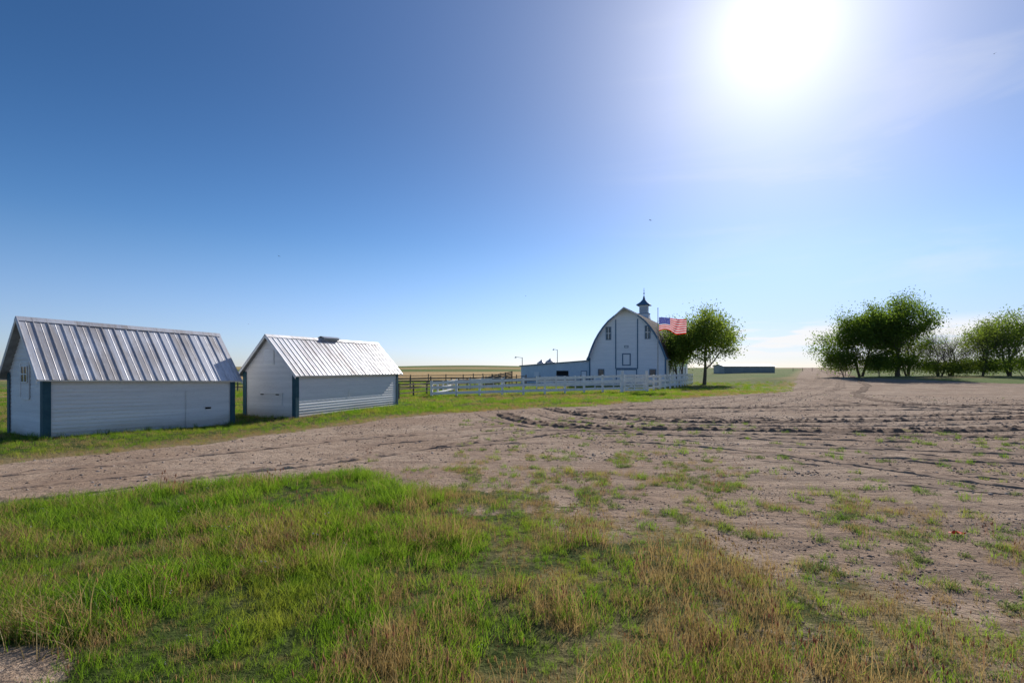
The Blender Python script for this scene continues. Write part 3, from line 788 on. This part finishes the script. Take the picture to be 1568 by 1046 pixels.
# ---------------------------------------------------------------- trees
def make_tree(name,loc,H,Wd,seed,nleaf,leaf,stems=1,clear=.2,mat=None,lv=4,sig=.45,trunk=.028,pw=1.6,skew=.35):
    rnd=random.Random(seed);rng=np.random.default_rng(seed)
    segs=[];tips=[]
    def grow(p,d,ln,r,lev):
        n=4;q=p
        for k in range(n):
            wn=.06 if lev==0 else .13
            d=(d+Vector((rnd.gauss(0,wn),rnd.gauss(0,wn),rnd.gauss(0,.06)+.05))).normalized()
            q2=q+d*ln/n;r2=r*(1-.13*(k+1)) if lev<lv else r*(1-.2*(k+1))
            segs.append((q,q2,r*(1-.13*k),max(r2,.004),lev));q=q2
            if lev<lv and (k>=1 or lev>0):
                for _ in range(rnd.choice((1,2)) if lev<2 else 1):
                    az=rnd.uniform(0,6.283);tilt=rnd.uniform(.45,1.05)
                    a=d.orthogonal().normalized();b=d.cross(a)
                    nd=(d*math.cos(tilt)+(a*math.cos(az)+b*math.sin(az))*math.sin(tilt)).normalized()
                    grow(q,nd,ln*rnd.uniform(.5,.78),r*(1-.13*(k+1))*.55,lev+1)
            if lev>=lv-1: tips.append(q)
        if lev<lv: grow(q,d,ln*.6,r*.5,lev+1)
    for s_ in range(stems):
        a=rnd.uniform(0,6.28);sp=.0 if stems==1 else .35
        grow(Vector((math.cos(a)*.25*(stems>1),math.sin(a)*.25*(stems>1),0)),Vector((math.cos(a)*sp,math.sin(a)*sp,1)).normalized(),H*.38*rnd.uniform(.85,1.1),H*trunk*(1 if stems==1 else .7),0)
    T=np.array([t[:] for t in tips])
    zmax=np.percentile(T[:,2],99.5);cx=np.percentile(T[:,0],[2,98]);cy=np.percentile(T[:,1],[2,98])
    kz=H/zmax;kx=Wd/max(cx[1]-cx[0],.1);ky=Wd/max(cy[1]-cy[0],.1)
    ox=(cx[0]+cx[1])/2;oy=(cy[0]+cy[1])/2
    def X_(p):
        w=skew*min(1,p[2]/(zmax*.7));return Vector((( p[0]-ox*w)*kx,(p[1]-oy*w)*ky,p[2]*kz))
    z0=float(terrain(loc[0],loc[1]))-.1
    root=empty(name,(loc[0],loc[1],z0))
    mb=MB()
    for (a,b,r0,r1,lev) in segs:
        mb.tube(X_(a),X_(b),r0,r1,(8,6,5,3,3)[min(lev,4)],0,False)
    mb.obj('trunk_and_branches',[M_bark],root)
    if nleaf:
        T=np.array([X_(t)[:] for t in tips]);T=T[T[:,2]>H*clear]
        wgt=rng.random(len(T))**pw+.02;wgt/=wgt.sum()
        ci=rng.choice(len(T),nleaf,p=wgt)
        c=T[ci]+rng.normal(0,sig,(nleaf,3))*np.array([1,1,.75])
        c=c[c[:,2]>.2]
        n=len(c)
        a=rng.normal(0,1,(n,3));a/=np.linalg.norm(a,axis=1)[:,None]
        b=rng.normal(0,1,(n,3));b-=a*(a*b).sum(1)[:,None];b/=np.linalg.norm(b,axis=1)[:,None]
        s_=leaf*rng.uniform(.6,1.3,n)[:,None]
        V=np.stack([c-a*s_,c-b*s_*.55,c+a*s_,c+b*s_*.55],1).reshape(-1,3)
        me=np_mesh('leaves',V,np.arange(4*n).reshape(n,4),[mat or M_leaf])
        o=bpy.data.objects.new('leaves',me);COL.objects.link(o);o.parent=root
    return root
make_tree('leafy_elm_tree',(29.1,77.5),11.2,9.4,41,20000,.15,1,.26,mat=M_leaf2,sig=.62,skew=.95,pw=1.3)
make_tree('leafy_elm_tree',(26.0,79.0),8.8,5.8,8,9000,.13,2,.1,mat=M_leaf,sig=.5,skew=.9)
make_tree('cottonwood_tree',(71.5,95),14.8,12.5,15,24000,.18,1,.12,sig=.65,skew=.8,pw=1.4)
make_tree('cottonwood_tree',(65.5,96),12.4,9.5,16,17000,.18,2,.06,sig=.65,skew=.8,pw=1.4)
make_tree('cottonwood_tree',(76.5,99),9.5,7.5,19,4500,.14,3,.15,mat=M_leaf2,sig=.5,skew=.8)
make_tree('bare_tree',(81,97),8.2,8.5,22,700,.11,3,.1,mat=M_leaf2)
make_tree('bare_tree',(85,99),8.8,8,24,900,.11,3,.1,mat=M_leaf2)
make_tree('cottonwood_tree',(88,96),10.5,8,31,5500,.15,2,.12,mat=M_leaf2,sig=.5,skew=.8)
make_tree('cottonwood_tree',(94.5,97),12.2,9,33,12000,.16,2,.08,sig=.6,skew=.8)
make_tree('cottonwood_tree',(106,98),11.2,11,35,11000,.16,2,.08,sig=.6,skew=.8)
for k,(x_,y_,h_,w_) in enumerate(((62.5,96,5.5,6),(67.5,93.5,4.5,6),(73,95,4.0,7),(82,98,2.8,8),(90,98,3.6,8),(99,98,3.8,9))):
    make_tree('shrub',(x_,y_),h_,w_,60+k,6500,.14,5,.02,mat=M_leaf if k!=3 else M_leaf2,lv=3,sig=.55,trunk=.012,skew=.8)

# ---------------------------------------------------------------- far things
def far_house():
    o=(70,152);root=empty('storage_building',(*o,0));F=lambda a,b,z:Vector((o[0]-7+a,o[1]+b,z))
    m=MB()
    m.box(F,0,15,0,8,-.5,3.0,0)
    for i in range(31): m.box(F,i*.5-.03,i*.5+.03,-.06,-.005,-.5,2.98,0)
    m.obj('walls',[M_farmetal],root,(*o,0))
    r=MB()
    r.face([F(-.3,-.4,3.01),F(15.3,-.4,3.01),F(15.3,4,3.7),F(-.3,4,3.7)],0);r.face([F(-.3,8.4,3.01),F(15.3,8.4,3.01),F(15.3,4,3.7),F(-.3,4,3.7)],0)
    r.face([F(0,0,3),F(0,8,3),F(0,4,3.68)],0);r.face([F(15,0,3),F(15,8,3),F(15,4,3.68)],0)
    r.obj('roof',[M_farmetal],root,(*o,0))
far_house()
for (x_,y_,rr,hh) in ((8.6,150,1.3,3.9),(11.2,150,1.4,4.3)):
    root=empty('grain_bin',(x_,y_,0));m=MB();c0=Vector((x_,y_,0))
    for k in range(6): m.tube(c0+Vector((0,0,k*hh/6)),c0+Vector((0,0,(k+1)*hh/6-.03)),rr,rr*.99,16)
    m.tube(c0+Vector((0,0,hh)),c0+Vector((0,0,hh+.8)),rr*1.05,.2,16);m.tube(c0+Vector((0,0,hh+.8)),c0+Vector((0,0,hh+1.0)),.25,.2,10)
    m.obj('bin_walls_and_roof',[M_grain],root,(x_,y_,0))
for (x_,y_,h_,arm) in ((2.0,100,4.6,-1.3),(9.3,105,6.3,-.8)):
    m=MB();c0=Vector((x_,y_,0));m.tube(c0,c0+Vector((0,0,h_)),.09,.06,8)
    m.tube(c0+Vector((0,0,h_-.1)),c0+Vector((arm,0,h_+.1)),.04,.035,6);m.tube(c0+Vector((arm,0,h_+.12)),c0+Vector((arm,0,h_-.12)),.1,.2,8)
    m.obj('yard_light',[M_pole],None,(x_,y_,0))
fence('distant_wire_fence',[(118,215),(150,215),(200,200)],1.4,1.4,4,(.5,.9),M_wood,.18,.03,True,9)

m=MB();c0=Vector((6.95,8.0,float(terrain(6.95,8.0))));rnd=random.Random(4)
gr=[[c0+Vector(((i-3)*.032+rnd.uniform(-.008,.008),(j-2)*.03+rnd.uniform(-.008,.008),.02+abs(rnd.gauss(0,.02))+.02*(j==2))) for j in range(5)] for i in range(7)]
for i in range(6):
    for j in range(4): m.face([gr[i][j],gr[i+1][j],gr[i+1][j+1],gr[i][j+1]])
m.obj('crumpled_red_cup',[M_red],None,tuple(c0))

def bird(px,d,hd,span,bank):
    p=Vector(px);m=MB();ch,sh=math.cos(hd),math.sin(hd)
    def T(a,b,c):
        b2=b*math.cos(bank)-c*math.sin(bank);c2=b*math.sin(bank)+c*math.cos(bank)
        return p+Vector((a*ch-b2*sh,a*sh+b2*ch,c2))
    s_=span
    rings=[(.30,.005),(.22,.035),(.1,.06),(-.05,.055),(-.2,.025),(-.34,.05)]
    prev=None
    for a,r_ in rings:
        fl=.3 if a<-.3 else 1
        cur=[T(a*s_,r_*s_*math.cos(t),r_*s_*math.sin(t)*fl) for t in np.linspace(0,2*math.pi,8,endpoint=False)]
        if prev:
            for i in range(8): m.face([prev[i],prev[(i+1)%8],cur[(i+1)%8],cur[i]])
        prev=cur
    for sg in(-1,1):
        m.face([T(.12*s_,sg*.03*s_,.02*s_),T(.14*s_,sg*.25*s_,.12*s_),T(-.03*s_,sg*.27*s_,.11*s_),T(-.08*s_,sg*.03*s_,.01*s_)])
        m.face([T(.14*s_,sg*.25*s_,.12*s_),T(-.02*s_,sg*.55*s_,.06*s_),T(-.08*s_,sg*.5*s_,.06*s_),T(-.03*s_,sg*.27*s_,.11*s_)])
    m.obj('flying_bird',[M_bird],None,px)
bird((10.8,40,14.1),0,.5,.38,.5);bird((-18.2,40,11.3),0,2.6,.25,.3);bird((37.7,40,27.1),0,1.2,.28,-.4)
bird((1.6,60,11.0),0,.2,.24,.3);bird((-30.9,60,7.7),0,2.9,.22,.2)

# ---------------------------------------------------------------- verge / field grass
def verge(x,y,f,v,r,s,st,sv,u,rng):
    m=np.maximum(v,r);k=(u<m*.85)&excl(x,y,.02)&(f<.2)
    xx,yy=x[k],y[k];svk=sv[k]
    pd=np.clip(.12+.66*ss(2.2,.3,svk)+.5*ss(.52,.64,fbm(xx/1.5,yy/1.5,201,3)),0,.9)
    w=rng.random(len(xx));idx=np.where(w<pd,rng.integers(4,6,len(xx)),rng.integers(0,4,len(xx)))
    near=np.zeros(len(xx))
    for P in shed_polys[:2]: near=np.maximum(near,ss(-1.0,-.1,sdpoly(xx,yy,P)))
    put(xx,yy,rng.uniform(.45,.95,len(xx))*(1+.9*near*rng.random(len(xx))),idx,rng)
ring(12,34,34,verge,57,5)
def verge2(x,y,f,v,r,s,st,sv,u,rng):
    m=np.maximum(v,r);k=(u<m*.9)&excl(x,y,.1)
    xx,yy=x[k],y[k];pd=np.clip(.15+.6*ss(.46,.58,fbm(xx/5,yy/3,211,3)),0,.85)
    w=rng.random(len(xx));idx=np.where(w<pd,12,rng.integers(10,12,len(xx)))
    put(xx,yy,rng.uniform(.5,1.0,len(xx)),idx,rng)
ring(30,62,5,verge2,55,6);ring(62,95,1.4,verge2,52,7)
P_=np.concatenate(PTS);print('grass instances',len(P_))
scatter('grass',P_,np.concatenate(SC),np.concatenate(RT),np.concatenate(ID),GC)

SCo=bpy.data.collections.new('gravel_stones')
for i in range(4):
    rnd=random.Random(i)
    bm=bmesh.new();bmesh.ops.create_icosphere(bm,subdivisions=1,radius=1)
    for v_ in bm.verts: v_.co*=rnd.uniform(.65,1.15);v_.co.z*=.6
    me=bpy.data.meshes.new('s%d'%i);bm.to_mesh(me);bm.free();me.materials.append(M_stone if i<2 else M_track2)
    SCo.objects.link(bpy.data.objects.new('s%d'%i,me))
SP=[];SS=[];SR=[]
for d0,d1,dn,s0,s1,sd in ((4,14,130,.006,.028,1),(14,30,45,.014,.055,2),(30,60,6,.03,.08,3)):
    rng=np.random.default_rng(sd+300);n=int((d1*d1-d0*d0)*rad(57)*dn)
    rr=np.sqrt(rng.uniform(d0*d0,d1*d1,n));aa=rng.uniform(-rad(57),rad(57),n);x=rr*np.sin(aa);y=rr*np.cos(aa)
    f,v,r,s,st,sv=masks(x,y);cl=ss(.42,.62,fbm(x/1.8,y/.7,401,4))*(.3+.7*ss(-4,5,x))
    k=(f<.5)&(v<.5)&(r<.5)&(rng.random(n)<.12+.88*cl)
    x,y=x[k],y[k];n=len(x);z=terrain(x,y)
    SP.append(np.stack([x,y,z+.004],1));q_=s0+(s1-s0)*rng.random(n)**3
    SS.append(np.stack([q_,q_,q_],1));SR.append(rng.uniform(0,6.28,(n,3))*np.array([.1,.1,1]))
SP=np.concatenate(SP);print('stones',len(SP))
scatter('gravel',SP,np.concatenate(SS),np.concatenate(SR),RNG.integers(0,4,len(SP)),SCo)

# ---------------------------------------------------------------- world, sun, camera
w=bpy.data.worlds.new("World");sc.world=w;w.use_nodes=True;nt=w.node_tree;nt.nodes.clear()
wo=N(nt,'ShaderNodeOutputWorld');bg=N(nt,'ShaderNodeBackground')
sky=N(nt,'ShaderNodeTexSky');sky.sky_type='NISHITA';sky.sun_disc=False
sky.sun_elevation=rad(SUN_EL);sky.sun_rotation=rad(SUN_AZ);sky.air_density=1.0;sky.dust_density=.35;sky.ozone_density=2.0;sky.altitude=900
tc=N(nt,'ShaderNodeTexCoord');nrm=N(nt,'ShaderNodeVectorMath',operation='NORMALIZE');L(nt,tc.outputs['Generated'],nrm.inputs[0])
dt=N(nt,'ShaderNodeVectorMath',operation='DOT_PRODUCT');L(nt,nrm.outputs[0],dt.inputs[0]);dt.inputs[1].default_value=SUN
th=math_(nt,'MULTIPLY',math_(nt,'ARCCOSINE',math_(nt,'MINIMUM',dt.outputs['Value'],.99999)),180/math.pi)
def ex(amp,s_,p=1):
    e=math_(nt,'POWER',math_(nt,'DIVIDE',th,s_),p)
    return math_(nt,'MULTIPLY',math_(nt,'EXPONENT',math_(nt,'MULTIPLY',e,-1)),amp)
ga=ex(8.5,6.3);gb=ex(2.35,22,1.25)
def scal(v_,c):
    n=N(nt,'ShaderNodeVectorMath',operation='SCALE');n.inputs[0].default_value=c;L(nt,v_,n.inputs['Scale']);return n.outputs[0]
def add(a,b):
    n=N(nt,'ShaderNodeVectorMath',operation='ADD');L(nt,a,n.inputs[0]);L(nt,b,n.inputs[1]);return n.outputs[0]
glow=add(scal(ga,(1,.99,.97)),scal(gb,(.92,.87,.95)))
sp=N(nt,'ShaderNodeSeparateXYZ');L(nt,nrm.outputs[0],sp.inputs[0])
el=sp.outputs[2]
tint=mixc(nt,maprange(nt,el,0,.22),(.70,.80,1.14),(.95,.97,1.07))
base=mixc(nt,1.0,sky.outputs[0],tint,'MULTIPLY')
hs=N(nt,'ShaderNodeHueSaturation');L(nt,base,hs.inputs['Color'])
L(nt,maprange(nt,el,0.0,.25,.95,1.25),hs.inputs['Saturation'])
az_=math_(nt,'ARCTAN2',sp.outputs[0],sp.outputs[1])
rightdim=math_(nt,'MULTIPLY',maprange(nt,az_,rad(0),rad(30)),maprange(nt,el,.22,.02,0,.26))
L(nt,math_(nt,'SUBTRACT',maprange(nt,el,.1,.5,.95,.70),rightdim),hs.inputs['Value'])
cn=noise(nt,mapping(nt,nrm.outputs[0],(4,4,34)),1.5,6,.55)
band=math_(nt,'MULTIPLY',maprange(nt,el,.006,.03),maprange(nt,el,.085,.058))
side=maprange(nt,az_,rad(14),rad(26))
cl=math_(nt,'MULTIPLY',math_(nt,'MULTIPLY',band,side),maprange(nt,cn,.40,.50,.1,.95))
wisp=noise(nt,mapping(nt,nrm.outputs[0],(1.5,1.5,9)),1.3,6,.6,.6)
wm=math_(nt,'MULTIPLY',math_(nt,'MULTIPLY',maprange(nt,wisp,.48,.72,0,.22),maprange(nt,el,.05,.15)),maprange(nt,az_,rad(5),rad(30)))
base2=mixc(nt,wm,add(hs.outputs[0],glow),(8.0,8.0,8.3))
skyc=mixc(nt,cl,base2,(8.3,8.3,8.4))
L(nt,skyc,bg.inputs[0]);bg.inputs[1].default_value=.115
L(nt,bg.outputs[0],wo.inputs[0])
sl=bpy.data.lights.new('sun','SUN');sl.energy=4.9;sl.angle=rad(.5);sl.color=(1,.94,.86)
so=bpy.data.objects.new('sun',sl);COL.objects.link(so);so.rotation_euler=(-SUN).to_track_quat('-Z','Y').to_euler();so.location=(20,40,30)
cam=bpy.data.cameras.new('camera');co_=bpy.data.objects.new('camera',cam);COL.objects.link(co_)
co_.location=(0,0,2.6);co_.rotation_euler=(rad(90),0,0);cam.lens=18;cam.sensor_width=36;cam.shift_y=40/1568;cam.clip_end=20000;cam.clip_start=.05
sc.camera=co_
sc.view_settings.view_transform='Standard';sc.view_settings.look='None';sc.view_settings.exposure=0
